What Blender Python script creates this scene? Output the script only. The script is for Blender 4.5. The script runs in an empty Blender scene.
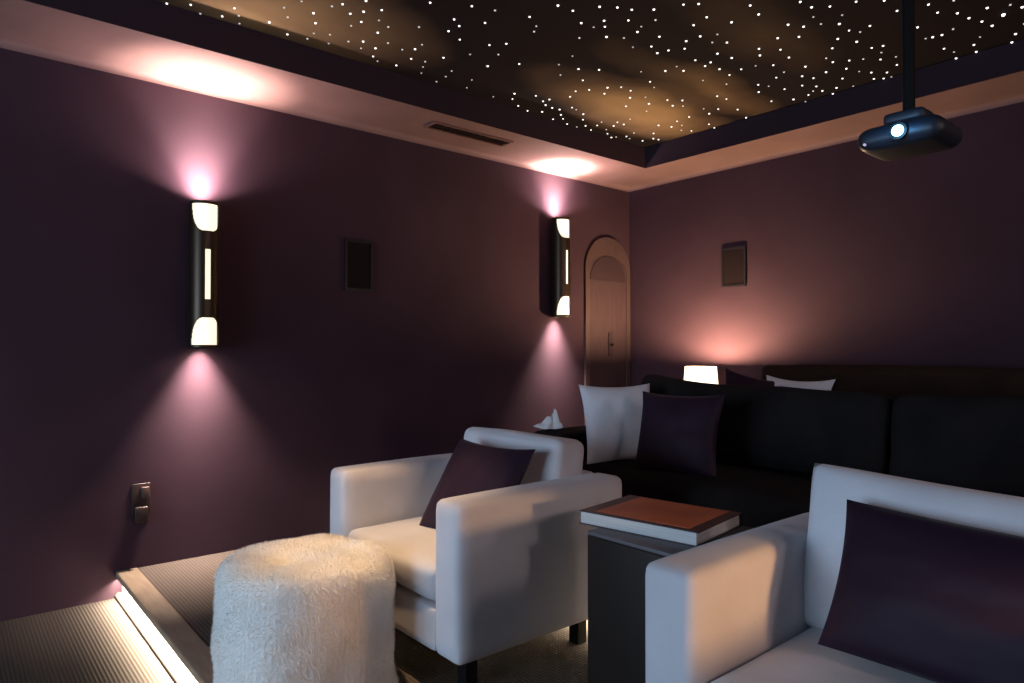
import bpy, bmesh, math, random
from mathutils import Vector, Matrix, noise
random.seed(7)
sc = bpy.context.scene
COL = sc.collection
R = math.radians

# ---------------------------------------------------------------- materials
def mat(name, color, rough=0.8, spec=0.3, metal=0.0, emit=None, estr=0.0, sheen=0.0, coat=0.0):
    m = bpy.data.materials.new(name); m.use_nodes = True
    b = m.node_tree.nodes['Principled BSDF']
    b.inputs['Base Color'].default_value = (*color, 1)
    b.inputs['Roughness'].default_value = rough
    b.inputs['Specular IOR Level'].default_value = spec
    b.inputs['Metallic'].default_value = metal
    b.inputs['Sheen Weight'].default_value = sheen
    b.inputs['Coat Weight'].default_value = coat
    if emit:
        b.inputs['Emission Color'].default_value = (*emit, 1)
        b.inputs['Emission Strength'].default_value = estr
    return m
def nd(m, t, **kw):
    n = m.node_tree.nodes.new(t)
    for k, v in kw.items(): setattr(n, k, v)
    return n
def lk(m, a, b): m.node_tree.links.new(a, b)
def bsdf(m): return m.node_tree.nodes['Principled BSDF']
def coords(m, scale=(1, 1, 1), kind='Object'):
    tc = nd(m, 'ShaderNodeTexCoord'); mp = nd(m, 'ShaderNodeMapping')
    mp.inputs['Scale'].default_value = scale
    lk(m, tc.outputs[kind], mp.inputs['Vector']); return mp.outputs['Vector']
def mottle(m, c1, c2, scale=3.0, detail=4, stretch=(1, 1, 1), lo=.35, hi=.65, bump=0.0, bscale=40.0):
    v = coords(m, stretch)
    n = nd(m, 'ShaderNodeTexNoise'); n.inputs['Scale'].default_value = scale; n.inputs['Detail'].default_value = detail
    lk(m, v, n.inputs['Vector'])
    r = nd(m, 'ShaderNodeValToRGB')
    r.color_ramp.elements[0].position = lo; r.color_ramp.elements[0].color = (*c1, 1)
    r.color_ramp.elements[1].position = hi; r.color_ramp.elements[1].color = (*c2, 1)
    lk(m, n.outputs['Fac'], r.inputs['Fac']); lk(m, r.outputs['Color'], bsdf(m).inputs['Base Color'])
    if bump:
        n2 = nd(m, 'ShaderNodeTexNoise'); n2.inputs['Scale'].default_value = bscale; n2.inputs['Detail'].default_value = 3
        lk(m, v, n2.inputs['Vector'])
        bp = nd(m, 'ShaderNodeBump'); bp.inputs['Strength'].default_value = bump; bp.inputs['Distance'].default_value = .004
        lk(m, n2.outputs['Fac'], bp.inputs['Height']); lk(m, bp.outputs['Normal'], bsdf(m).inputs['Normal'])
    return r

M = {}
M['wall'] = mat('plum suede wall', (.07, .032, .05), .9, .15)
mottle(M['wall'], (.041, .021, .031), (.050, .026, .038), 2.2, 5, bump=.08, bscale=45)
M['soffit'] = mat('soffit paint', (.36, .21, .19), .75, .2)
mottle(M['soffit'], (.175, .104, .100), (.205, .122, .117), 3, 4)
M['fascia'] = mat('dark plum fascia paint', (.034, .019, .027), .8, .15)
M['ceiling'] = mat('dark brown patched ceiling', (.02, .015, .015), .9, .1)
M['tiles'] = None
def carpet(name, ca, cb, fx, fy, grid):
    m = mat(name, ca, .95, .1)
    tc = nd(m, 'ShaderNodeTexCoord')
    def wave(dirn, s):
        w = nd(m, 'ShaderNodeTexWave'); w.wave_type = 'BANDS'; w.bands_direction = dirn
        w.inputs['Scale'].default_value = s; w.inputs['Distortion'].default_value = .6
        w.inputs['Detail'].default_value = 2; w.inputs['Detail Scale'].default_value = 3
        lk(m, tc.outputs['Object'], w.inputs['Vector']); return w
    w = wave('Y', fy); fac = w.outputs['Fac']
    if grid:
        w2 = wave('X', fx)
        mx = nd(m, 'ShaderNodeMath', operation='MULTIPLY'); lk(m, fac, mx.inputs[0]); lk(m, w2.outputs['Fac'], mx.inputs[1]); fac = mx.outputs[0]
    ns = nd(m, 'ShaderNodeTexNoise'); ns.inputs['Scale'].default_value = 90; lk(m, tc.outputs['Object'], ns.inputs['Vector'])
    ad = nd(m, 'ShaderNodeMath', operation='MULTIPLY_ADD'); ad.inputs[1].default_value = .35
    lk(m, ns.outputs['Fac'], ad.inputs[0]); lk(m, fac, ad.inputs[2])
    r = nd(m, 'ShaderNodeValToRGB'); r.color_ramp.elements[0].color = (*ca, 1); r.color_ramp.elements[1].color = (*cb, 1)
    lk(m, ad.outputs[0], r.inputs['Fac']); lk(m, r.outputs['Color'], bsdf(m).inputs['Base Color'])
    bp = nd(m, 'ShaderNodeBump'); bp.inputs['Strength'].default_value = .45; bp.inputs['Distance'].default_value = .004
    lk(m, ad.outputs[0], bp.inputs['Height']); lk(m, bp.outputs['Normal'], bsdf(m).inputs['Normal'])
    return m
M['carpet_low'] = carpet('ribbed loop carpet', (.038, .031, .027), (.062, .050, .043), 14, 22, False)
M['carpet'] = carpet('grid loop carpet', (.060, .048, .041), (.135, .110, .093), 20, 20, True)
M['nosing'] = mat('stair nosing', (.34, .25, .17), .5, .4)
mottle(M['nosing'], (.20, .15, .105), (.26, .195, .135), 8, 4, (1, 6, 6))
M['riser'] = mat('pale riser paint', (.36, .33, .28), .7, .2)
M['fabric'] = mat('off white upholstery', (.66, .63, .64), .9, .15, sheen=.25)
mottle(M['fabric'], (.62, .59, .60), (.69, .66, .67), 5, 5, bump=.15, bscale=220)
M['pillow_white'] = mat('white cushion cotton', (.72, .72, .75), .9, .15, sheen=.2)
mottle(M['pillow_white'], (.69, .69, .72), (.76, .76, .79), 6, 4, bump=.2, bscale=120)
M['purple'] = mat('aubergine satin', (.05, .017, .045), .6, .2, sheen=.04)
mottle(M['purple'], (.016, .0055, .016), (.025, .0085, .021), 4, 4, bump=.1, bscale=90)
M['sofa'] = mat('charcoal velvet', (.020, .017, .019), .9, .1)
mottle(M['sofa'], (.011, .0092, .0095), (.017, .014, .0135), 5, 5, bump=.2, bscale=150)
M['sofa_brown'] = mat('dark brown velvet', (.040, .022, .014), .9, .1)
mottle(M['sofa_brown'], (.022, .0125, .008), (.030, .017, .011), 5, 5, bump=.2, bscale=150)
M['fur'] = mat('cream sheepskin', (.78, .70, .60), .95, .1, sheen=.3)
mottle(M['fur'], (.90, .85, .78), (.96, .92, .86), 9, 5, bump=.8, bscale=45)
M['table'] = mat('espresso lacquer', (.035, .022, .017), .5, .25)
mottle(M['table'], (.016, .0105, .008), (.026, .017, .0125), 4, 5, (1, 1, .15))
M['table_top'] = mat('lit grey lacquer top', (.13, .115, .12), .45, .4)  # light falling on the top is put into this paler grey
M['leg'] = mat('black wood', (.008, .007, .007), .7, .15)
M['bronze'] = mat('dark bronze', (.055, .036, .022), .38, .5, .75)
M['glow'] = mat('frosted lit glass', (.9, .85, .7), .6, .3, emit=(1, .90, .66), estr=1.15)
M['shade'] = mat('lit linen lampshade', (.85, .78, .66), .9, .1, emit=(1, .80, .58), estr=2.6)
M['ceramic'] = mat('lamp ceramic', (.5, .42, .34), .35, .5)
M['black'] = mat('speaker cloth', (.012, .007, .008), .9, .1)
M['black_frame'] = mat('black speaker frame', (.010, .008, .010), .5, .4)
M['proj'] = mat('projector shell', (.017, .021, .030), .45, .5)
M['lens'] = mat('lit lens', (.2, .5, .6), .2, .5, emit=(.45, .95, 1), estr=9)
M['led_red'] = mat('indicator', (.5, .4, .45), .4, .4, emit=(.8, .55, .7), estr=.5)
M['pages'] = mat('paper block', (.62, .60, .56), .9, .1)
mottle(M['pages'], (.55, .53, .50), (.68, .66, .62), 3, 3, (1, 1, 60))
M['cover'] = mat('orange jacket', (.42, .085, .03), .4, .45)
mottle(M['cover'], (.40, .085, .035), (.62, .16, .055), 6, 3, lo=.3, hi=.6)
M['cover_edge'] = mat('black board', (.03, .015, .02), .4, .45)
M['grille'] = mat('vent slats', (.16, .085, .075), .7, .2)
M['vent_dark'] = mat('vent void', (.045, .024, .022), .9, .1)
M['outlet'] = mat('dark brown plastic', (.022, .012, .012), .4, .4)
M['outlet_light'] = mat('brown plastic plug', (.055, .033, .030), .4, .4)
M['arch'] = mat('arch casing', (.23, .135, .10), .6, .3)
mottle(M['arch'], (.062, .036, .036), (.072, .042, .041), 4, 4, (4, 4, 1))
M['arch_leaf'] = mat('arched door leaf', (.15, .078, .068), .7, .25)
mottle(M['arch_leaf'], (.050, .028, .033), (.060, .034, .038), 5, 4, (6, 6, 1))
M['arch_dark'] = mat('arched tympanum', (.038, .021, .027), .75, .2)
M['tissue'] = mat('tissue paper', (.75, .72, .70), .95, .1)
M['led'] = mat('warm strip', (.9, .8, .6), .6, .2, emit=(1, .80, .52), estr=9)
for i, s in enumerate((7.0, 1.7, .38)):
    M['star%d' % i] = mat('star point %d' % i, (.9, .9, .9), .5, .2, emit=(1, .97, .95), estr=s)

# ---------------------------------------------------------------- helpers
def obj(name, bm, m, parent=None, smooth=True, loc=None):
    me = bpy.data.meshes.new(name)
    bmesh.ops.recalc_face_normals(bm, faces=bm.faces)
    bm.to_mesh(me); bm.free()
    if smooth:
        for p in me.polygons: p.use_smooth = True
        try: me.set_sharp_from_angle(angle=R(42))
        except Exception: pass
    me.materials.append(m)
    o = bpy.data.objects.new(name, me); COL.objects.link(o)
    if parent: o.parent = parent
    if loc: o.location = loc
    return o
def tag(o, label, cat, group=None):
    o['label'] = label; o['category'] = cat
    if group: o['group'] = group
    return o
def thing(name, label, cat, loc=(0, 0, 0), rz=0, group=None):
    o = bpy.data.objects.new(name, None); COL.objects.link(o)
    o.location = loc; o.rotation_euler = (0, 0, rz); o.empty_display_size = .1
    return tag(o, label, cat, group)
def struct(name, bm, m, smooth=False, parent=None):
    o = obj(name, bm, m, parent, smooth)
    if not parent: o['kind'] = 'structure'
    return o
def dup(root, loc, rz=0, label=None, group=None):
    r = root.copy(); COL.objects.link(r); r.location = loc; r.rotation_euler = (0, 0, rz)
    if label: r['label'] = label
    if group: r['group'] = group
    for ch in list(root.children):
        c = ch.copy(); COL.objects.link(c); c.parent = r
        for g in list(ch.children):
            d = g.copy(); COL.objects.link(d); d.parent = c
    return r
def B(): return bmesh.new()
def box(bm, x0, x1, y0, y1, z0, z1, bev=0, seg=3):
    r = bmesh.ops.create_cube(bm, size=1)
    for v in r['verts']:
        v.co = Vector(((x0 + x1) / 2 + v.co.x * (x1 - x0), (y0 + y1) / 2 + v.co.y * (y1 - y0), (z0 + z1) / 2 + v.co.z * (z1 - z0)))
    if bev:
        es = set(e for v in r['verts'] for e in v.link_edges)
        bmesh.ops.bevel(bm, geom=list(es), offset=bev, segments=seg, affect='EDGES', profile=.5, clamp_overlap=True)
    return bm
def cyl(bm, p0, p1, r0, r1=None, seg=32, caps=True):
    r1 = r0 if r1 is None else r1
    p0, p1 = Vector(p0), Vector(p1); d = (p1 - p0)
    q = d.to_track_quat('Z', 'Y').to_matrix().to_4x4()
    bmesh.ops.create_cone(bm, cap_ends=caps, cap_tris=False, segments=seg, radius1=r0, radius2=r1, depth=d.length,
                          matrix=Matrix.Translation((p0 + p1) / 2) @ q)
    return bm
def soft(sx, sy, sz, r=.04, bulge=(0, 0, 0), n=14, wob=0, seed=0, center=(0, 0, 0)):
    """rounded upholstery block, base at z=0, with crowned faces and a slight unevenness"""
    bm = B()
    bmesh.ops.create_cube(bm, size=2)
    bmesh.ops.subdivide_edges(bm, edges=bm.edges[:], cuts=n, use_grid_fill=True)
    hx, hy, hz = sx / 2, sy / 2, sz / 2
    for v in bm.verts:
        u = v.co.copy()
        # push samples towards the edges so the round is well resolved
        w = Vector([math.copysign(1 - (1 - abs(c)) ** 1.5, c) if abs(c) < 1 else c for c in u])
        p = Vector((w.x * hx, w.y * hy, w.z * hz))
        c = Vector((max(-hx + r, min(hx - r, p.x)), max(-hy + r, min(hy - r, p.y)), max(-hz + r, min(hz - r, p.z))))
        d = p - c
        if d.length > 1e-9: p = c + d.normalized() * r
        q = Vector((1 - w.x ** 2, 1 - w.y ** 2, 1 - w.z ** 2))
        p.x += math.copysign(bulge[0] * q.y * q.z * abs(w.x), w.x)
        p.y += math.copysign(bulge[1] * q.x * q.z * abs(w.y), w.y)
        p.z += math.copysign(bulge[2] * q.x * q.y * abs(w.z), w.z)
        if wob:
            s = Vector((p.x * 6 + seed, p.y * 6, p.z * 6))
            p += noise.noise_vector(s) * wob
        v.co = p + Vector(center) + Vector((0, 0, hz))
    return bm
def pillow(w, h, t, seed=0, pinch=.07, n=28, corner=0):
    """throw pillow standing in the XZ plane, bottom edge at z=0, thickness along Y"""
    bm = B(); g = {}
    for s in (-1, 1):
        for i in range(n + 1):
            for j in range(n + 1):
                u = -1 + 2 * i / n; v = -1 + 2 * j / n
                edge = i in (0, n) or j in (0, n)
                if edge and s == 1: g[s, i, j] = g[-1, i, j]; continue
                a = (1 - u * u); b = (1 - v * v)
                th = t / 2 * (max(a * b, 0) ** .42)
                x = w / 2 * u * (1 - pinch * b * u * u); z = h / 2 * v * (1 - pinch * a * v * v)
                cq = 1 - corner * abs(u * v) ** 5; x *= cq; z *= cq
                nz = noise.noise(Vector((u * 2.3 + seed, v * 2.3, s * 3.1))) * .05 * t * (a * b) ** .5
                nz += noise.noise(Vector((u * 6 + seed, v * 6, s * 5.1))) * .012 * t * (a * b) ** .3
                g[s, i, j] = bm.verts.new((x, s * th + nz, z + h / 2))
    for s in (-1, 1):
        for i in range(n):
            for j in range(n):
                f = [g[s, i, j], g[s, i + 1, j], g[s, i + 1, j + 1], g[s, i, j + 1]]
                if len(set(f)) == 4: bm.faces.new(f)
    return bm
def tilt(bm, M4):
    bmesh.ops.transform(bm, matrix=M4, verts=bm.verts); return bm
def rot(ax, deg): return Matrix.Rotation(R(deg), 4, ax)
def place_pillow(label, m, w, h, t, base, lean, yaw, roll=0, seed=0, group=None, name='throw_pillow', pinch=.09):
    bm = pillow(w, h, t, seed, pinch)
    tilt(bm, Matrix.Translation((0, 0, h / 2)) @ rot('Y', roll) @ Matrix.Translation((0, 0, -h / 2)))
    tilt(bm, rot('X', -lean))
    o = obj(name, bm, m, None); o.location = base; o.rotation_euler = (0, 0, R(yaw))
    return tag(o, label, 'pillow', group)
# ---- tuning
BROWN_PATCHES = ((-2.98, 3.66, .42, 1.05, 1.0), (-3.2, 1.25, .55, 1.1, .8), (-2.46, 3.7, .22, 1.1, .45), (-1.85, 3.2, .3, .8, .22), (-2.2, 1.4, .5, .9, .2))
SC_AREA = {1: 15, -1: 14}
SC_WIDE = {1: 11, -1: 1}
LAMP_W = 150
LED_W = (140, 90, 6)
SCREEN_W = 140
WARM_P = (.35, 1.50, .82); WARM_W = 44
DOWN_W = 230; DOWN_A = 29
RIGHT_W = 60
EXPO = 0
STARS = '''-3.50,0.81,n -3.44,0.90,n -3.50,0.96,d -3.46,1.05,n -3.34,1.07,n -3.40,1.11,d -3.48,1.14,d -3.37,1.25,n -3.44,1.37,n -3.26,1.30,d -3.14,1.38,n 
-3.23,1.43,n -3.34,1.47,d -3.42,1.47,d -3.30,1.54,d -3.18,1.25,d -3.07,1.29,d -3.40,1.58,d -2.97,1.45,n -2.87,1.52,n -2.69,1.76,n -2.59,1.93,n 
-2.55,2.04,d -3.03,1.52,n -2.97,1.56,n -2.90,1.62,n -3.07,1.60,n -3.00,1.66,d -3.14,1.58,d -3.03,1.73,d -2.93,1.85,d -3.12,1.72,n -2.75,1.94,n 
-2.79,2.00,n -2.87,1.99,n -2.91,2.09,n -2.68,2.08,n -3.31,1.65,d -3.26,1.71,n -3.34,1.74,d -3.29,1.80,n -3.39,1.84,n -3.43,1.89,d -3.19,1.82,d 
-3.21,1.92,d -3.16,1.97,n -3.09,1.97,d -3.28,2.02,n -3.41,2.00,n -3.26,2.10,d -3.33,2.13,d -3.41,2.17,d -3.15,2.15,n -3.27,2.29,d -3.36,2.31,d 
-3.46,2.31,d -2.86,2.25,n -3.08,2.41,n -2.92,2.36,d -3.30,2.46,d -3.42,2.51,d -3.43,2.73,d -3.02,1.42,d -3.02,2.24,d -2.32,2.24,n -2.31,2.33,n 
-2.20,2.40,n -2.15,2.47,n -2.49,2.21,n -2.54,2.30,d -2.59,2.33,d -2.37,2.45,n -2.36,2.53,d -2.28,2.52,n -2.32,2.57,n -2.39,2.66,n -2.49,2.56,d 
-2.79,2.31,n -2.94,2.53,n -2.67,2.69,d -2.80,2.71,d -2.77,2.84,n -2.70,2.94,n -2.90,2.82,d -2.87,2.98,n -2.85,3.18,n -2.95,3.12,n -3.30,2.80,n 
-3.38,2.85,n -3.45,2.96,n -3.48,3.07,n -3.43,3.16,n -3.24,2.93,n -3.28,3.03,n -3.23,3.04,n -3.32,3.09,n -3.33,3.16,n -3.32,3.22,n -3.39,3.30,n 
-3.44,3.37,n -3.50,3.47,n -3.49,3.32,n -3.50,3.57,d -3.24,3.26,n -3.25,3.31,d -3.28,3.41,n -3.36,3.49,n -3.44,3.60,n -3.48,3.70,n -3.38,3.66,n 
-3.31,3.63,d -3.40,3.78,d -3.46,3.86,n -3.50,3.95,n -3.47,3.97,d -3.31,3.76,n -3.24,3.72,n -3.24,3.79,n -3.41,4.02,n -3.43,4.08,d -3.32,4.00,d 
-3.40,4.20,n -3.23,4.12,n -3.31,4.22,n -3.30,4.27,n -3.09,4.00,n -3.14,3.74,d -2.99,3.52,n -2.96,3.70,d -2.87,3.42,n -2.79,3.33,n -2.79,3.24,n 
-2.93,3.24,n -3.02,3.07,n -3.11,3.11,n -2.56,3.15,d -2.62,3.31,n -2.66,3.40,d -2.80,3.49,d -2.86,3.60,n -2.12,2.54,n -2.05,2.62,n -2.20,2.61,n 
-2.20,2.71,d -2.25,2.74,n -2.11,2.71,d -2.34,2.74,d -2.21,2.87,n -2.31,2.93,n -2.34,3.02,n -2.28,3.04,n -2.38,2.86,d -1.93,2.69,n -1.88,2.74,n 
-2.02,2.90,n -1.93,2.88,n -1.88,3.02,n -1.73,2.94,n -1.75,3.05,n -2.07,3.03,n -2.15,3.02,n -2.21,3.09,n -2.26,3.26,n -2.22,3.35,n -2.27,3.37,n 
-2.07,3.14,d -2.00,3.08,d -2.02,3.20,n -2.13,3.28,n -2.11,3.39,n -2.24,3.47,n -2.25,3.59,n -2.16,3.57,n -2.08,3.59,d -1.95,3.40,n -1.99,3.48,n 
-2.40,3.54,d -2.39,3.33,n -2.38,3.25,d -2.46,3.25,n -2.34,3.70,d -2.49,3.83,n -2.48,3.92,n -2.68,3.72,n -2.74,3.64,n -2.78,3.75,n -2.74,3.81,d 
-2.62,4.04,n -2.68,3.96,d -2.71,4.07,n -2.84,4.26,n -2.86,4.36,n -2.54,4.15,n -2.59,4.34,n -2.84,4.02,n -2.95,4.03,n -3.05,4.10,n -2.98,4.13,d 
-3.05,4.22,d -3.01,4.29,n -2.22,3.86,n -2.28,3.97,n -1.56,3.09,n -1.55,3.18,n -1.49,3.24,n -1.39,3.29,n -1.30,3.38,n -1.30,3.53,n -1.71,3.26,n 
-1.67,3.34,n -1.60,3.38,d -1.54,3.45,n -1.49,3.37,d -1.54,3.56,n -1.51,3.62,d -1.45,3.59,n -1.82,3.36,n -1.74,3.43,n -1.62,3.61,n -1.57,3.72,n 
-1.69,3.70,n -1.55,3.86,n -1.50,3.88,n -1.54,3.96,d -1.88,3.50,n -1.90,3.63,n -1.77,3.80,d -1.77,3.88,n -1.70,3.93,n -1.64,3.97,d -1.58,4.05,n 
-2.01,3.66,n -2.02,3.80,d -2.09,3.84,n -1.90,3.82,n -1.98,3.94,n -1.95,4.02,n -1.86,3.99,n -1.76,4.03,n -1.73,4.13,d -1.84,4.16,n -1.69,4.20,n 
-1.63,4.27,n -1.55,4.20,n -1.72,4.31,n -1.68,4.35,n -1.51,4.08,d -1.64,4.36,d -2.15,4.05,n -2.05,4.08,n -2.00,4.16,n -2.05,4.22,d -2.01,4.26,n 
-1.93,4.28,n -1.99,4.36,n -2.10,4.26,n -2.17,4.36,d -2.20,4.26,n -2.31,4.18,n -1.85,4.33,d -2.19,3.93,d -1.59,3.28,d -1.18,3.58,n -1.18,3.70,n 
-1.12,3.78,n -1.09,3.63,d -1.10,3.88,n -1.01,3.83,n -1.07,3.97,n -1.05,4.06,n -0.98,3.97,b -0.93,3.88,d -0.90,3.95,n -1.30,3.79,n -1.29,3.97,n 
-1.32,3.96,d -1.25,3.98,n -1.19,3.95,d -1.30,4.17,n -1.28,4.26,d -1.30,4.36,n -1.13,4.16,d -1.18,4.24,n -1.20,4.35,n -1.00,4.26,n -1.04,4.36,n 
-0.94,4.16,d'''
# ================================================================ the room (metres; platform floor z = 0)
XL, XR, YB, YF = -4.04, 2.9, 4.80, -3.4
ZS, ZC = 2.63, 2.795                       # soffit underside, starlight ceiling
LOW = -.135                                # lower floor
E1, E2, E3 = .71, 2.13, 3.50               # platform edges
T2, T3 = .15, .30
struct('floor', box(B(), XL - .1, XR + .1, YF - .1, E1 + .02, LOW - .1, LOW), M['carpet_low'])
struct('floor_front_platform', box(B(), XL - .1, XR + .1, E1 + .10, E2, LOW - .1, 0), M['carpet'])
struct('floor_middle_platform', box(B(), XL - .1, XR + .1, E2 + .10, E3, LOW - .1, T2), M['carpet'])
struct('floor_rear_platform', box(B(), XL - .1, XR + .1, E3 + .10, YB + .1, LOW - .1, T3), M['carpet'])
for k, (e, zt, zb) in enumerate(((E1, 0, LOW), (E2, T2, 0), (E3, T3, T2))):
    struct('trim_%d' % (k + 1), box(B(), XL, XR, e, e + .10, zt - .03, zt + .004, .006), M['nosing'])
    struct('riser_%d' % (k + 1), box(B(), XL, XR, e + .03, e + .10, zb, zt - .03), M['riser'])
    struct('baseboard_%d' % (k + 1), cyl(B(), (XL, e + .016, zb + .008), (XR, e + .016, zb + .008), .020, seg=20), M['carpet_low'], True)
struct('wall_left', box(B(), XL - .1, XL, YF - .1, YB + .1, LOW - .1, 2.95), M['wall'])
struct('wall_back', box(B(), XL, XR, YB, YB + .1, LOW - .1, 2.95), M['wall'])
struct('wall_right', box(B(), XR, XR + .1, YF - .1, YB + .1, LOW - .1, 2.95), M['wall'])
struct('wall_front', box(B(), XL, XR, YF - .1, YF, LOW - .1, 2.95), M['wall'])
TX0, TX1, TY0, TY1 = -3.51, 2.4, -2.9, 4.37      # the tray opening
b = B()
for a in ((XL, TX0, YF, YB), (TX1, XR, YF, YB), (TX0, TX1, TY1, YB), (TX0, TX1, YF, TY0)):
    box(b, a[0], a[1], a[2], a[3], ZS, ZS + .03)
struct('ceiling_soffit', b, M['soffit'])
b = B(); z0, z1 = ZS + .004, ZC + .02
z0 = ZS - .002; tf = .006
box(b, TX0 + .0005, TX0 + tf, TY0, TY1, z0, ZC - .0005); box(b, TX1 - tf, TX1 - .0005, TY0, TY1, z0, ZC - .0005)
box(b, TX0 + tf, TX1 - tf, TY1 - tf, TY1 - .0005, z0, ZC - .0005); box(b, TX0 + tf, TX1 - tf, TY0 + .0005, TY0 + tf, z0, ZC - .0005)
struct('trim_4', b, M['fascia'])
# small cove where wall and soffit meet
b = B()
for (p, q) in (((XL, YF), (XL, YB)), ((XL, YB), (XR, YB))):
    d = 1 if p[0] == q[0] else 0
    n = 6; pts = []
    for i in range(n + 1):
        a = R(90) * i / n; pts.append((.035 * (1 - math.sin(a)), .035 * (1 - math.cos(a))))
    rings = []
    for e in (p, q):
        ring = []
        for (h, v) in pts + [(0, 0)]:
            ring.append(b.verts.new((e[0] + h, e[1], ZS - v) if d else (e[0], e[1] - h, ZS - v)))
        rings.append(ring)
    m_ = len(rings[0])
    for i in range(m_):
        b.faces.new((rings[0][i], rings[0][(i + 1) % m_], rings[1][(i + 1) % m_], rings[1][i]))
    b.faces.new(rings[0]); b.faces.new(rings[1])
struct('trim_5', b, M['soffit'], True)

# starlight ceiling: a dark panel with soft brown patches, and the points of light in it
m = M['ceiling']
tc = nd(m, 'ShaderNodeTexCoord')
nz = nd(m, 'ShaderNodeTexNoise'); nz.inputs['Scale'].default_value = 1.6; nz.inputs['Detail'].default_value = 3
lk(m, tc.outputs['Object'], nz.inputs['Vector'])
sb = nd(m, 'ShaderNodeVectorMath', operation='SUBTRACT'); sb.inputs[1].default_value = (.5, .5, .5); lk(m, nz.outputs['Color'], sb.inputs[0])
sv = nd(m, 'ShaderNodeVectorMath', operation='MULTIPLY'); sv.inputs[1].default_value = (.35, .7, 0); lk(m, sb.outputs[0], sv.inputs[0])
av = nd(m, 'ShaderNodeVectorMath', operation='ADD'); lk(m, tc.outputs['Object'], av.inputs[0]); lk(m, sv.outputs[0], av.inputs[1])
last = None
for (cx, cy, rx, ry, k) in BROWN_PATCHES:
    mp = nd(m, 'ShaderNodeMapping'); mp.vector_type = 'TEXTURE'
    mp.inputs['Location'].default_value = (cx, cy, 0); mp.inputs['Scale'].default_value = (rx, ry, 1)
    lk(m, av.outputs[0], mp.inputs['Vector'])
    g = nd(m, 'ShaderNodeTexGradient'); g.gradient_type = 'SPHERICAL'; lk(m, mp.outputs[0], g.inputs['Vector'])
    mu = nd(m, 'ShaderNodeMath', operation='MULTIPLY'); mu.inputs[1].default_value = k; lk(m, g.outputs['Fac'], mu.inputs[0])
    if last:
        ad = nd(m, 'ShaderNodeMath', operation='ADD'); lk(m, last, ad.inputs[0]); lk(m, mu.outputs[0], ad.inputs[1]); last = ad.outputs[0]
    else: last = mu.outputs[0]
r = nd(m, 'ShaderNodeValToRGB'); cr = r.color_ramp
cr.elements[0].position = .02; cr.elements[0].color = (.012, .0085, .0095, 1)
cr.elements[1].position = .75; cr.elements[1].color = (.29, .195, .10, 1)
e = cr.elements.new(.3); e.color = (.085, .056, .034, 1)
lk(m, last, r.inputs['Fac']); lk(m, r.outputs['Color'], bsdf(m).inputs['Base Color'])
star_panel = thing('starlight_ceiling', 'dark starlight ceiling panel with soft brown patches and dotted with tiny white lights', 'ceiling light', (0, 0, ZC))
obj('panel', box(B(), TX0 - .03, TX1 + .03, TY0 - .03, TY1 + .03, 0, .03), M['ceiling'], star_panel, False)
stars = []
for s in STARS.split():
    a = s.split(','); stars.append((float(a[0]), float(a[1]), {'b': 0, 'n': 1, 'd': 2}[a[2]]))
stars.sort(key=lambda s: (s[2], s[0] * .765 * -1 + s[1] * .644))
def dome(bm, x, y, rad):
    c = bm.verts.new((x, y, -rad * 1.1)); p = []; q = []
    for k in range(8):
        p.append(bm.verts.new((x + rad * math.cos(k * math.pi / 4), y + rad * math.sin(k * math.pi / 4), -.0005)))
        q.append(bm.verts.new((x + .72 * rad * math.cos(k * math.pi / 4), y + .72 * rad * math.sin(k * math.pi / 4), -rad * .8)))
    for k in range(8): bm.faces.new((c, q[k], q[(k + 1) % 8])); bm.faces.new((q[k], p[k], p[(k + 1) % 8], q[(k + 1) % 8]))
extra = []
for i, (x, y, k) in enumerate(stars):
    rad = (.0085, .0062, .0055)[k] * random.uniform(.9, 1.1)
    if i < 100:
        b = B(); dome(b, 0, 0, rad)
        obj('star', b, M['star%d' % k], star_panel, False, (x, y, 0))
    else: extra.append((x, y, rad, k))
for i in range(1300):    # the sky goes on overhead, beyond what the photograph shows
    x, y = random.uniform(TX0 + .05, TX1 - .05), random.uniform(TY0 + .05, TY1 - .05)
    dz = -.765 * x + .644 * y
    if dz < 3.12 or .644 * x + .765 * y > .77 * dz: extra.append((x, y, .006, random.choice((1, 1, 2))))
b = B(); ks = []
for (x, y, rad, k) in extra:
    dome(b, x, y, rad); ks += [k - 1] * 16
o = obj('small_stars', b, M['star1'], star_panel, False); o['kind'] = 'stuff'
o.data.materials.append(M['star2'])
for p, k in zip(o.data.polygons, ks): p.material_index = max(k, 0)

# ================================================================ wall fittings on the left wall
def sconce_mesh(r=.076, h=.80, win=.165):
    nt, nz = 96, 200; bm = B(); V = {}
    for i in range(nt):
        for j in range(nz + 1):
            a = 2 * math.pi * i / nt
            V[i, j] = bm.verts.new((r * math.cos(a), r * math.sin(a), h * j / nz))
    def hole(i, j):
        a = (2 * math.pi * (i + .5) / nt + math.pi) % (2 * math.pi) - math.pi
        z = h * (j + .5) / nz
        for flip in (0, 1):
            d = z if flip == 0 else h - z              # distance from the end
            if .018 < d < win and abs(a) < R(72):
                lim = win * math.sqrt(max(0, 1 - (max(0, abs(a / R(72)) - .1) / .9) ** 2.6))
                if d < max(lim, .03): return True
        return abs(a) < R(12.5) and abs(z - h * .5) < .135
    for i in range(nt):
        for j in range(nz):
            if not hole(i, j):
                bm.faces.new((V[i, j], V[(i + 1) % nt, j], V[(i + 1) % nt, j + 1], V[i, j + 1]))
    bmesh.ops.delete(bm, geom=[v for v in bm.verts if not v.link_faces], context='VERTS')
    return bm
SC_X = XL + .084
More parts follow.
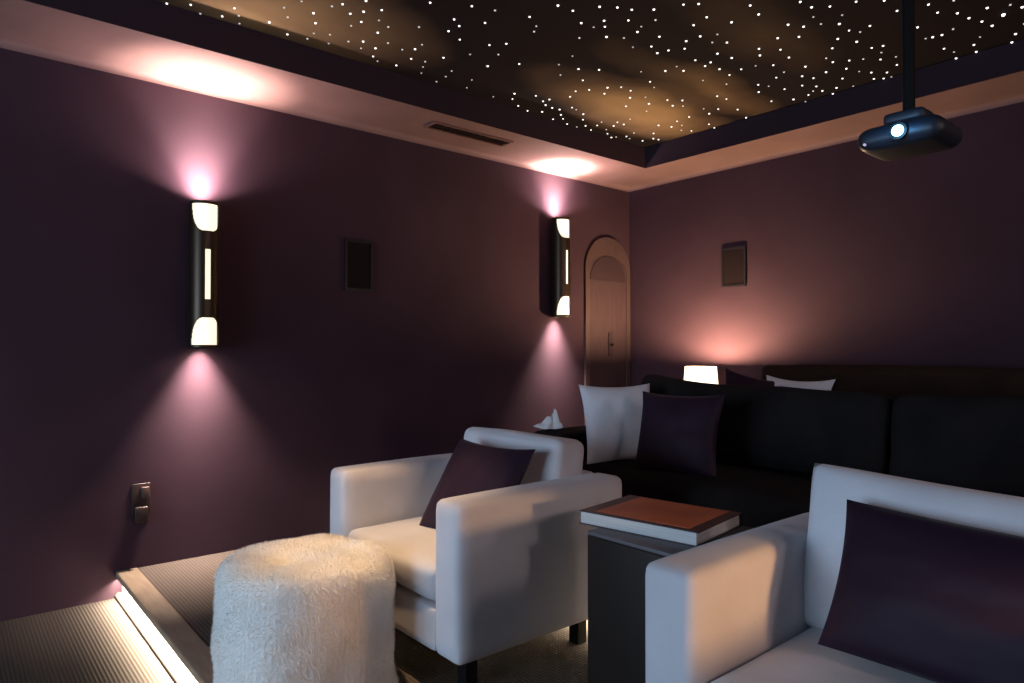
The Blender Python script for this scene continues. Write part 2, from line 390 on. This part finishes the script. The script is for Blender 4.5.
def make_sconce(loc, label):
    t = thing('wall_sconce', label, 'wall light', loc, 0, 'bronze cylinder sconces on the left wall')
    o = obj('housing', sconce_mesh(), M['bronze'], t)
    md = o.modifiers.new('wall', 'SOLIDIFY'); md.thickness = .004; md.offset = -1
    for (a, b_) in ((.012, .20), (.60, .788)):
        obj('diffuser', cyl(B(), (0, 0, a), (0, 0, b_), 0.066, seg=48, caps=False), M['glow'], t)
    obj('slot_light', box(B(), .054, .066, -.016, .016, .262, .538, .004), M['glow'], t)
    obj('mounting_plate', box(B(), -.088, -.060, -.04, .04, .25, .55, .004), M['bronze'], t, False)
    return t
sc1 = make_sconce((SC_X, 1.112, 1.165), 'dark bronze cylinder sconce glowing on the plum wall nearest the lower floor')
sc2 = dup(sc1, (SC_X, 3.85, 1.42), 0, 'dark bronze cylinder sconce glowing on the plum wall next to the arched door')

def speaker(loc, rz, label, w, h):
    t = thing('wall_speaker', label, 'speaker', loc, rz)
    fr = B()
    for a in ((-w/2, w/2, 0, .016), (-w/2, w/2, h - .016, h), (-w/2, -w/2 + .016, .016, h - .016), (w/2 - .016, w/2, .016, h - .016)):
        box(fr, a[0], a[1], -.014, 0, a[2], a[3])
    obj('frame', fr, M['black_frame'], t, False)
    obj('grille', box(B(), -w/2 + .016, w/2 - .016, -.010, 0, .016, h - .016), M['black'], t, False)
speaker((XL, 2.09, 1.54), R(90), 'black rectangular wall speaker on the plum wall between the two sconces', .20, .33)
speaker((-2.975, YB, 1.655), 0, 'black rectangular wall speaker on the back wall above the small lamp', .215, .31)

t = thing('wall_outlet', 'dark brown wall outlet with plug low on the plum wall', 'outlet', (XL, .826, .245), R(90))
obj('cover_plate', box(B(), -.045, .045, -.009, 0, .035, .20, .005), M['outlet'], t)
obj('plug', box(B(), -.006, .034, -.040, -.009, .125, .185, .008), M['outlet_light'], t)
obj('adapter', box(B(), -.038, .026, -.055, -.009, 0, .085, .008), M['outlet'], t)

# arched door in the corner
D0, D1, DZ, DS = 4.205, 4.785, .30, 1.85; dc, dr = (D0 + D1) / 2, (D1 - D0) / 2
def arch_outline(r, zb, k=1.02, n=24):
    return [(dc - r, zb)] + [(dc + r * math.cos(math.pi - math.pi * i / n), DS + r * k * math.sin(math.pi * i / n)) for i in range(n + 1)] + [(dc + r, zb)]
RI, KI = dr - .05, .58
def arch_solid(outline, x0, x1):
    bm = B(); a = [bm.verts.new((x0, y, z)) for y, z in outline]; c = [bm.verts.new((x1, y, z)) for y, z in outline]
    bm.faces.new(a); bm.faces.new(c)
    for i in range(len(a)): bm.faces.new((a[i], a[(i + 1) % len(a)], c[(i + 1) % len(a)], c[i]))
    return bm
leaf_o = arch_outline(RI, DZ, KI)
b = arch_solid(leaf_o, XL, XL + .012)
door = struct('door_1', b, M['arch_leaf'])
b = B()                                           # casing ring
oo, ii = arch_outline(dr, DZ), arch_outline(RI, DZ, KI)
vs = [[b.verts.new((x, y, z)) for y, z in ol] for ol in (oo, ii) for x in (XL, XL + .022)]
for i in range(len(oo) - 1):
    b.faces.new((vs[1][i], vs[1][i + 1], vs[3][i + 1], vs[3][i])); b.faces.new((vs[0][i], vs[0][i + 1], vs[1][i + 1], vs[1][i]))
    b.faces.new((vs[2][i], vs[2][i + 1], vs[3][i + 1], vs[3][i])); b.faces.new((vs[0][i], vs[0][i + 1], vs[2][i + 1], vs[2][i]))
struct('casing', b, M['arch'], True, door)
tp = [(dc + (RI - .01) * math.cos(math.pi - math.pi * i / 20), DS - .09 + (RI - .01) * (KI + .36) * math.sin(math.pi * i / 20)) for i in range(21)]
struct('tympanum', arch_solid(tp, XL + .012, XL + .018), M['arch_dark'], False, door)
struct('handle_plate', box(B(), XL + .012, XL + .022, dc + .0, dc + .055, 1.10, 1.31, .004), M['arch_dark'], False, door)
struct('door_handle', cyl(B(), (XL + .02, dc + .028, 1.2), (XL + .06, dc + .028, 1.2), .012), M['bronze'], True, door)

# air vent in the soffit
t = thing('air_vent', 'long dark air vent slot in the pale soffit above the plum wall', 'vent', (-3.72, 2.76, ZS))
b = B()
for a in ((-.068, .068, -.33, -.315), (-.068, .068, .315, .33), (-.068, -.053, -.315, .315), (.053, .068, -.315, .315)):
    box(b, a[0], a[1], a[2], a[3], -.012, -.0005)
obj('frame', b, M['grille'], t, False)
obj('backing', box(B(), -.053, .053, -.315, .315, -.004, -.0005), M['vent_dark'], t, False)
for k in range(4):
    obj('slat', tilt(box(B(), -.010, .010, -.315, .315, -.001, .001), Matrix.Translation((-.039 + .026 * k, 0, -.008)) @ rot('Y', 30)), M['vent_dark'], t, False)

# ================================================================ projector on its ceiling pole
PZ = 1.915
t = thing('projector', 'black ceiling projector on a pole with a glowing blue white lens', 'projector', (-1.038, 2.93, PZ))
obj('body', soft(.31, .27, .088, .042, (0, 0, .012), 14, center=(0, 0, .028)), M['proj'], t)
LX = .012
obj('lens_ring', cyl(B(), (LX, -.125, .072), (LX, -.146, .072), .032, seg=40), M['black_frame'], t)
obj('lens', cyl(B(), (LX, -.145, .072), (LX, -.150, .072), .021, seg=40), M['lens'], t)
obj('indicator_light', cyl(B(), (-.115, -.108, .050), (-.115, -.136, .050), .005, seg=12), M['led_red'], t)
obj('mount_plate', soft(.15, .14, .05, .02, n=8, center=(0, 0, .125)), M['proj'], t)
obj('ceiling_pole', cyl(B(), (0, 0, .17), (0, 0, ZC - PZ), .022), M['leg'], t)
obj('ceiling_plate', cyl(B(), (0, 0, ZC - PZ - .02), (0, 0, ZC - PZ - .0005), .08), M['leg'], t)

# ================================================================ armchairs
CW, CD = .94, .80
def make_chair(loc, label):
    t = thing('armchair', label, 'armchair', loc, 0, 'white cube armchairs in the front row')
    zb, za, at = .142, .658, .145
    for s in (-1, 1):
        obj('arm', soft(at, CD, za - zb, .028, (.006, .004, .006), 14, center=(s * (CW - at) / 2, CD / 2, zb)), M['fabric'], t)
    obj('back_frame', soft(CW - 2 * at + .01, .15, za - zb, .028, n=12, center=(0, CD - .075, zb)), M['fabric'], t)
    obj('base_rail', soft(CW - 2 * at + .004, CD - .14, .15, .015, n=10, center=(0, (CD - .14) / 2 + .008, zb)), M['fabric'], t)
    obj('seat_cushion', soft(CW - 2 * at - .006, CD - .15, .125, .035, (0, .010, .022), 14, .004, 2, center=(0, (CD - .15) / 2 + .004, .302)), M['fabric'], t)
    b = soft(CW - 2 * at - .01, 0.17, .405, .04, (.0, .022, .004), 16, .005, 5)
    tilt(b, Matrix.Translation((.015, .605, .395)) @ rot('X', -7))
    obj('back_cushion', b, M['fabric'], t)
    for sx in (-1, 1):
        for y in (.14, CD - .12):
            obj('leg', box(B(), sx * (CW / 2 - .14) - .025, sx * (CW / 2 - .14) + .025, y - .025, y + .025, 0, zb + .004, .003), M['leg'], t, False)
    return t
Y0 = 1.26
ch1 = make_chair((-2.23, Y0, 0), 'white cube armchair behind the fur ottoman with a tilted dark purple pillow')
ch2 = dup(ch1, (-.56, Y0, 0), 0, 'white cube armchair closest to the viewer with a big white back cushion')
# (its loose white cushion replaces the fitted one)
for c in list(ch2.children):
    if c.name.startswith('back_cushion'):
        b = pillow(.72, .44, .21, 9, .035, 32, .03); tilt(b, Matrix.Translation((-.005, .51, .402)) @ rot('X', -10) @ rot('Y', 2))
        me = bpy.data.meshes.new('back_cushion'); bmesh.ops.recalc_face_normals(b, faces=b.faces); b.to_mesh(me); b.free()
        for p in me.polygons: p.use_smooth = True
        me.materials.append(M['pillow_white']); c.data = me
place_pillow('dark purple satin pillow tilted in the white armchair behind the ottoman', M['purple'], .455, .41, .13, (-2.135, 1.50, .432), 33, 3, 0, 3)
place_pillow('large dark purple satin pillow propped on the white armchair closest to the viewer', M['purple'], .62, .345, .14, (-.442, 1.56, .462), 23, 0, 1.5, 8, pinch=.05)

# ================================================================ fur ottoman
t = thing('fur_ottoman', 'round cream sheepskin ottoman in front of the white armchair', 'ottoman', (-2.252, .972, 0))
OR, OH = .268, .445
def ott(u, k):       # silhouette radius and height along the profile
    return u
b = B(); nA, nP = 96, 40; rings = []
prof = []
for j in range(nP + 1):
    s = j / nP
    if s < .62: prof.append((OR * (1 + .03 * math.sin(s / .62 * math.pi) + .05 * max(0, 1 - s / .1)), s / .62 * (OH - .06)))
    elif s < .76:
        a = (s - .62) / .14 * math.pi / 2; prof.append((OR - .045 + .045 * math.cos(a), OH - .06 + .06 * math.sin(a)))
    else:
        q = (s - .76) / .24; prof.append(((OR - .045) * (1 - q), OH + .012 * math.sin(q * math.pi / 2)))
def fur_pt(a, rr, z):
    k = 1 / ((abs(math.cos(a)) ** 3.2 + abs(math.sin(a)) ** 3.2) ** (1 / 3.2)); k = 1 + (k - 1) * .75
    p = Vector((rr * k * math.cos(a), rr * k * math.sin(a), z))
    top = max(0, min(1, (z - .30) / .12))
    d = noise.noise(p * 7 + Vector((3, 1, 0))) * .015 + noise.noise(p * 16) * .006
    n = Vector((p.x, p.y, .35 * top)).normalized() if rr > .02 else Vector((0, 0, 1))
    p += n * d; p.z += top * (noise.noise(p * 6 + Vector((9, 0, 4))) * .026 - .03 * math.exp(-((p.x - .03) ** 2 + (p.y + .06) ** 2) / .006) + .012 * (p.y > 0) * p.y / .25)
    if z > .02: p.z = max(p.z, .005)
    return p
for j, (rr, z) in enumerate(prof[:-1]):
    rings.append([b.verts.new(fur_pt(2 * math.pi * i / nA, rr, z)) for i in range(nA)])
cv = b.verts.new(fur_pt(0, .0001, prof[-1][1]))
for j in range(len(rings) - 1):
    for i in range(nA): b.faces.new((rings[j][i], rings[j][(i + 1) % nA], rings[j + 1][(i + 1) % nA], rings[j + 1][i]))
for i in range(nA): b.faces.new((rings[-1][i], rings[-1][(i + 1) % nA], cv))
b.faces.new(rings[0][::-1])
b.normal_update()
fb = B(); rnd = random.Random(3)
bm_faces = [(f.calc_center_median(), f.normal.copy(), f.calc_area(), [v.co.copy() for v in f.verts]) for f in b.faces if len(f.verts) < 10]
sgn = 1 if sum(n.dot(c - Vector((0, 0, .2))) for c, n, _, _ in bm_faces) > 0 else -1
tot = sum(f[2] for f in bm_faces)
for c, n, ar, vsx in bm_faces:
    n = n * sgn; k = 60000 * ar / tot; k = int(k) + (rnd.random() < k - int(k))
    for _ in range(k):
        p = vsx[0].lerp(vsx[1], rnd.random()).lerp(vsx[2].lerp(vsx[-1], rnd.random()), rnd.random())
        fl = noise.noise_vector(p * 9 + Vector((5, 5, 5))) * .35
        d = (n * .75 + fl + Vector((rnd.uniform(-.35, .35), rnd.uniform(-.35, .35), rnd.uniform(-.35, .35) - .45 * (1 - abs(n.z))))).normalized()
        ln = rnd.uniform(.007, .014); side = d.cross(n)
        if side.length < 1e-4: side = d.orthogonal()
        side = side.normalized() * .0007
        e = p + d * ln * .55; tip = e + (d + Vector((0, 0, -.5))).normalized() * ln * .45
        if tip.z < .003: continue
        v0, v1, v2, v3, v4 = (fb.verts.new(x) for x in (p - side, p + side, e + side * .8, e - side * .8, tip))
        fb.faces.new((v0, v1, v2, v3)); fb.faces.new((v3, v2, v4))
obj('cover', b, M['fur'], t)
o = obj('fur', fb, M['fur'], t); o['kind'] = 'stuff'

# ================================================================ side table and book
t = thing('side_table', 'dark espresso block side table between the two white armchairs', 'table', (-1.243, 1.52, 0))
tw, td, th = .41, .42, .60
obj('pedestal', box(B(), -tw / 2, tw / 2, 0, td, 0, th - .014, .003), M['table'], t)
obj('table_top', box(B(), -tw / 2, tw / 2, 0, td, th - .0135, th, .004), M['table_top'], t)
t = thing('book', 'thick hardcover book with an orange cover lying on the dark side table', 'book', (-1.345, 1.745, th), R(9))
bw, bd, bh = .40, .30, .042
obj('page_block', box(B(), -bw / 2, bw / 2 - .006, -bd / 2, bd / 2 - .002, .003, bh - .003, .001), M['pages'], t, False)
obj('back_cover', box(B(), -bw / 2 - .004, bw / 2 + .002, -bd / 2 - .004, bd / 2 + .002, 0, .003, .001), M['cover_edge'], t, False)
fc = obj('front_cover', box(B(), -bw / 2 - .004, bw / 2 + .002, -bd / 2 - .004, bd / 2 + .002, bh - .003, bh, .001), M['cover_edge'], t, False)
obj('jacket_picture', box(B(), -bw / 2 + .045, bw / 2 - .035, -bd / 2 + .018, bd / 2 - .006, bh, bh + .0008), M['cover'], fc, False)
obj('spine', box(B(), -bw / 2 - .004, bw / 2 + .002, bd / 2 + .0, bd / 2 + .004, 0, bh, .001), M['cover_edge'], t, False)

# ================================================================ sofas
def sofa(name, label, x0, x1, y0, y1, zf, seat, arm, back, ncush, m, at=.24, bt=.30, lean=10, ear=0):
    t = thing(name, label, 'sofa', ((x0 + x1) / 2, y0, zf))
    w = x1 - x0; d = y1 - y0; wi = w - 2 * at; cw = wi / ncush
    obj('base', soft(wi + .01, d - .03, seat - .17, .02, n=8, center=(0, d / 2 + .005, .05)), m, t)
    obj('back_frame', soft(wi + .01, .12, back - .10, .03, n=10, center=(0, d - .06, .05)), m, t)
    for s in (-1, 1):
        obj('arm', soft(at, d, arm - .05, .03, (.006, .004, .008), 12, center=(s * (w - at) / 2, d / 2, .05)), m, t)
    for k in range(ncush):
        cx = -wi / 2 + cw * (k + .5)
        obj('seat_cushion', soft(cw - .006, d - bt + .02, .16, .045, (0, .012, .022), 14, .005, 3 + k, center=(cx, (d - bt + .02) / 2 - .01, seat - .17)), m, t)
        b = soft(cw - .008, .22, back - seat - .01, .06, (0, .03, -.012), 16, .008, 8 + 3 * k)
        if ear and k == 0:
            for v in b.verts:
                v.co.z += max(0, v.co.z) / (back - seat) * ear * max(0, 1 - (v.co.x + cw / 2) / .55) ** 1.6
        tilt(b, Matrix.Translation((cx, d - bt - .01, seat + .01)) @ rot('X', -lean) @ Matrix.Translation((0, .07, 0)))
        obj('back_cushion', b, m, t)
    for sx in (-1, 1):
        for y in (.08, d - .08):
            obj('leg', box(B(), sx * (w / 2 - .08) - .03, sx * (w / 2 - .08) + .03, y - .03, y + .03, 0, .055), M['leg'], t, False)
    return t
sofa('sofa', 'long charcoal sofa behind the white armchairs with white and purple pillows', -2.86, 1.82, 2.55, 3.46, T2, .415, .55, .818, 3, M['sofa'], ear=.06)
sofa('sofa', 'dark brown sofa against the back wall behind the long charcoal sofa', -2.77, 1.60, 3.76, 4.70, T3, .415, .55, .755, 2, M['sofa_brown'], lean=7)
SZ = T2 + .43
place_pillow('white square pillow leaning on the left arm of the long charcoal sofa', M['pillow_white'], .43, .43, .14, (-2.39, 2.79, SZ - .03), 14, 68, 0, 4)
place_pillow('dark purple pillow on the charcoal sofa overlapping the white square pillow', M['purple'], .43, .41, .15, (-2.00, 2.69, SZ - .03), 17, 13, 0, 6)
SZ3 = T3 + .43
place_pillow('white pillow on the dark brown sofa by the back wall with only its top showing', M['pillow_white'], .46, .40, .13, (-2.19, 4.20, SZ3 - .14), 14, 3, 2, 5, pinch=.15)
place_pillow('dark purple pillow corner just right of the small lit lamp', M['purple'], .36, .36, .11, (-2.40, 4.06, SZ3 - .08), 16, 50, 15, 7, pinch=.12)

# crumpled tissue on the sofa arm
b = B(); nT, nR = 40, 10; rings = []
for j in range(nR + 1):
    s = j / nR; ring = []
    for i in range(nT):
        a = 2 * math.pi * i / nT
        fold = .5 + .5 * math.sin(a * 5 + 1.3 * s) * .7 + .3 * math.sin(a * 3 + 2)
        rr = .075 * (1 - s) ** .8 * (.55 + .6 * fold) + .006
        z = .002 + .075 * s ** 1.0 * (1 + .35 * math.sin(a + .5) + .5 * noise.noise(Vector((math.cos(a) * 2, math.sin(a) * 2, s * 3)))) + .016 * (1 - s) * (fold - .3)
        ring.append(b.verts.new((rr * math.cos(a) + .02 * s, rr * math.sin(a), max(.001, z))))
    rings.append(ring)
for j in range(nR):
    for i in range(nT): b.faces.new((rings[j][i], rings[j][(i + 1) % nT], rings[j + 1][(i + 1) % nT], rings[j + 1][i]))
b.faces.new(rings[-1]); b.faces.new(rings[0][::-1])
tag(obj('tissue', b, M['tissue'], None, True, (-2.82, 2.66, T2 + .556)), 'crumpled white tissue on the left arm of the charcoal sofa', 'tissue')

# ================================================================ lamp on its little table in the back corner
t = thing('end_table', 'small dark end table carrying the lamp in the back corner', 'table', (-3.10, 4.47, T3))
obj('table_top', cyl(B(), (0, 0, .425), (0, 0, .45), .20, seg=40), M['table'], t)
obj('stem', cyl(B(), (0, 0, .02), (0, 0, .425), .03), M['leg'], t)
obj('base', cyl(B(), (0, 0, 0), (0, 0, .02), .15, seg=40), M['leg'], t)
LAMP = Vector((-3.06, 4.47, T3 + .45))
t = thing('table_lamp', 'small table lamp with glowing cream shade in front of the back wall', 'lamp', LAMP)
b = B(); pr = [(.05, 0), (.055, .008), (.03, .018), (.045, .05), (.035, .075), (.012, .085), (.010, .105)]
cyl(b, (0, 0, 0), (0, 0, .012), .055); 
for k in range(len(pr) - 1): cyl(b, (0, 0, pr[k][1]), (0, 0, pr[k + 1][1] + 1e-4), pr[k][0], pr[k + 1][0])
obj('lamp_base', b, M['ceramic'], t)
b = cyl(B(), (0, 0, .10), (0, 0, .275), .132, .118, seg=48, caps=False)
o = obj('lamp_shade', b, M['shade'], t); md = o.modifiers.new('thick', 'SOLIDIFY'); md.thickness = .002

# ================================================================ lights
def light(name, kind, loc, energy, color, **kw):
    l = bpy.data.lights.new(name, kind); l.energy = energy; l.color = color
    for k, v in kw.items(): setattr(l, k, v)
    o = bpy.data.objects.new(name, l); COL.objects.link(o); o.location = loc
    return o
def aim(o, d): o.rotation_euler = Vector(d).to_track_quat('-Z', 'Y').to_euler()
for k, (y, zb) in enumerate(((1.112, 1.165), (3.85, 1.42))):
    for up in (1, -1):
        z = zb + (.765 if up == 1 else .035); zo = zb + (.802 if up == 1 else -.002)
        o = light('sconce_beam', 'AREA', (SC_X, y, z), SC_AREA[up], (1, .80, .68), shape='DISK', size=.118, spread=R(75)); aim(o, (0, 0, up))
        o = light('sconce_wide', 'AREA', (SC_X + .02, y, zo), SC_WIDE[up], (1, .74, .70), shape='DISK', size=.12, spread=R(145)); aim(o, (0, 0, up))
light('lamp_bulb', 'POINT', LAMP + Vector((0, 0, .245)), LAMP_W, (1, .66, .38), shadow_soft_size=.03)
# warm strips tucked under every platform nosing
for k, (e, zb, w) in enumerate(((E1, 0, LED_W[0]), (E2, T2, LED_W[1]), (E3, T3, LED_W[2]))):
    o = light('nosing_strip', 'AREA', ((XL + XR) / 2, e + .007, zb - .034), w, (1, .86, .66), shape='RECTANGLE', size=XR - XL - .02, size_y=.012, spread=R(135))
    aim(o, (0, -.06, -1))
# the lit projection screen at the front of the room
o = light('screen_glow', 'AREA', (-2.0, YF + .06, 1.25), SCREEN_W, (.50, .72, 1), shape='RECTANGLE', size=2.8, size_y=1.7); aim(o, (0, 1, 0))
# narrow warm downlight over the ottoman, and an unseen warm spot added for the nearer armchair's arm
o = light('ceiling_downlight', 'SPOT', (-2.28, 1.02, ZC - .04), DOWN_W, (1, .66, .36), spot_size=R(DOWN_A), spot_blend=.9, shadow_soft_size=.04); aim(o, (0.03, .09, -1))
o = light('arm_warm_spot', 'SPOT', WARM_P, WARM_W, (1, .54, .24), spot_size=R(27), spot_blend=.3, shadow_soft_size=.05); aim(o, Vector((-.87, 1.42, .50)) - Vector(WARM_P))
# two unseen fill lights added near the right wall to lift the chair sides
for y in (1.1, 3.85):
    light('right_fill', 'POINT', (XR - .25, y, 2.15), RIGHT_W, (1, .80, .78), shadow_soft_size=.22)
# projector lens spill
light('lens_spill', 'POINT', (-1.038 + LX, 2.93 - .215, PZ + .074), .75, (.10, .45, 1), shadow_soft_size=.02)
w = bpy.data.worlds.new('World'); sc.world = w; w.use_nodes = True
w.node_tree.nodes['Background'].inputs['Color'].default_value = (.02, .015, .03, 1)
w.node_tree.nodes['Background'].inputs['Strength'].default_value = .1

# ================================================================ camera
cd = bpy.data.cameras.new('camera'); cam = bpy.data.objects.new('camera', cd); COL.objects.link(cam)
cd.sensor_width = 36; cd.lens = 680 / 1024 * 36; cd.clip_start = .02
cam.location = (0, 0, 1.15); cam.rotation_euler = (R(90.76), 0, R(49.9))
sc.camera = cam
sc.view_settings.view_transform = 'Standard'; sc.view_settings.look = 'None'
sc.view_settings.exposure = EXPO; sc.view_settings.gamma = 1; sc.view_settings.use_curve_mapping = False
sc.cycles.use_denoising = True
sc.cycles.max_bounces = 8
sc.cycles.sample_clamp_indirect = 4
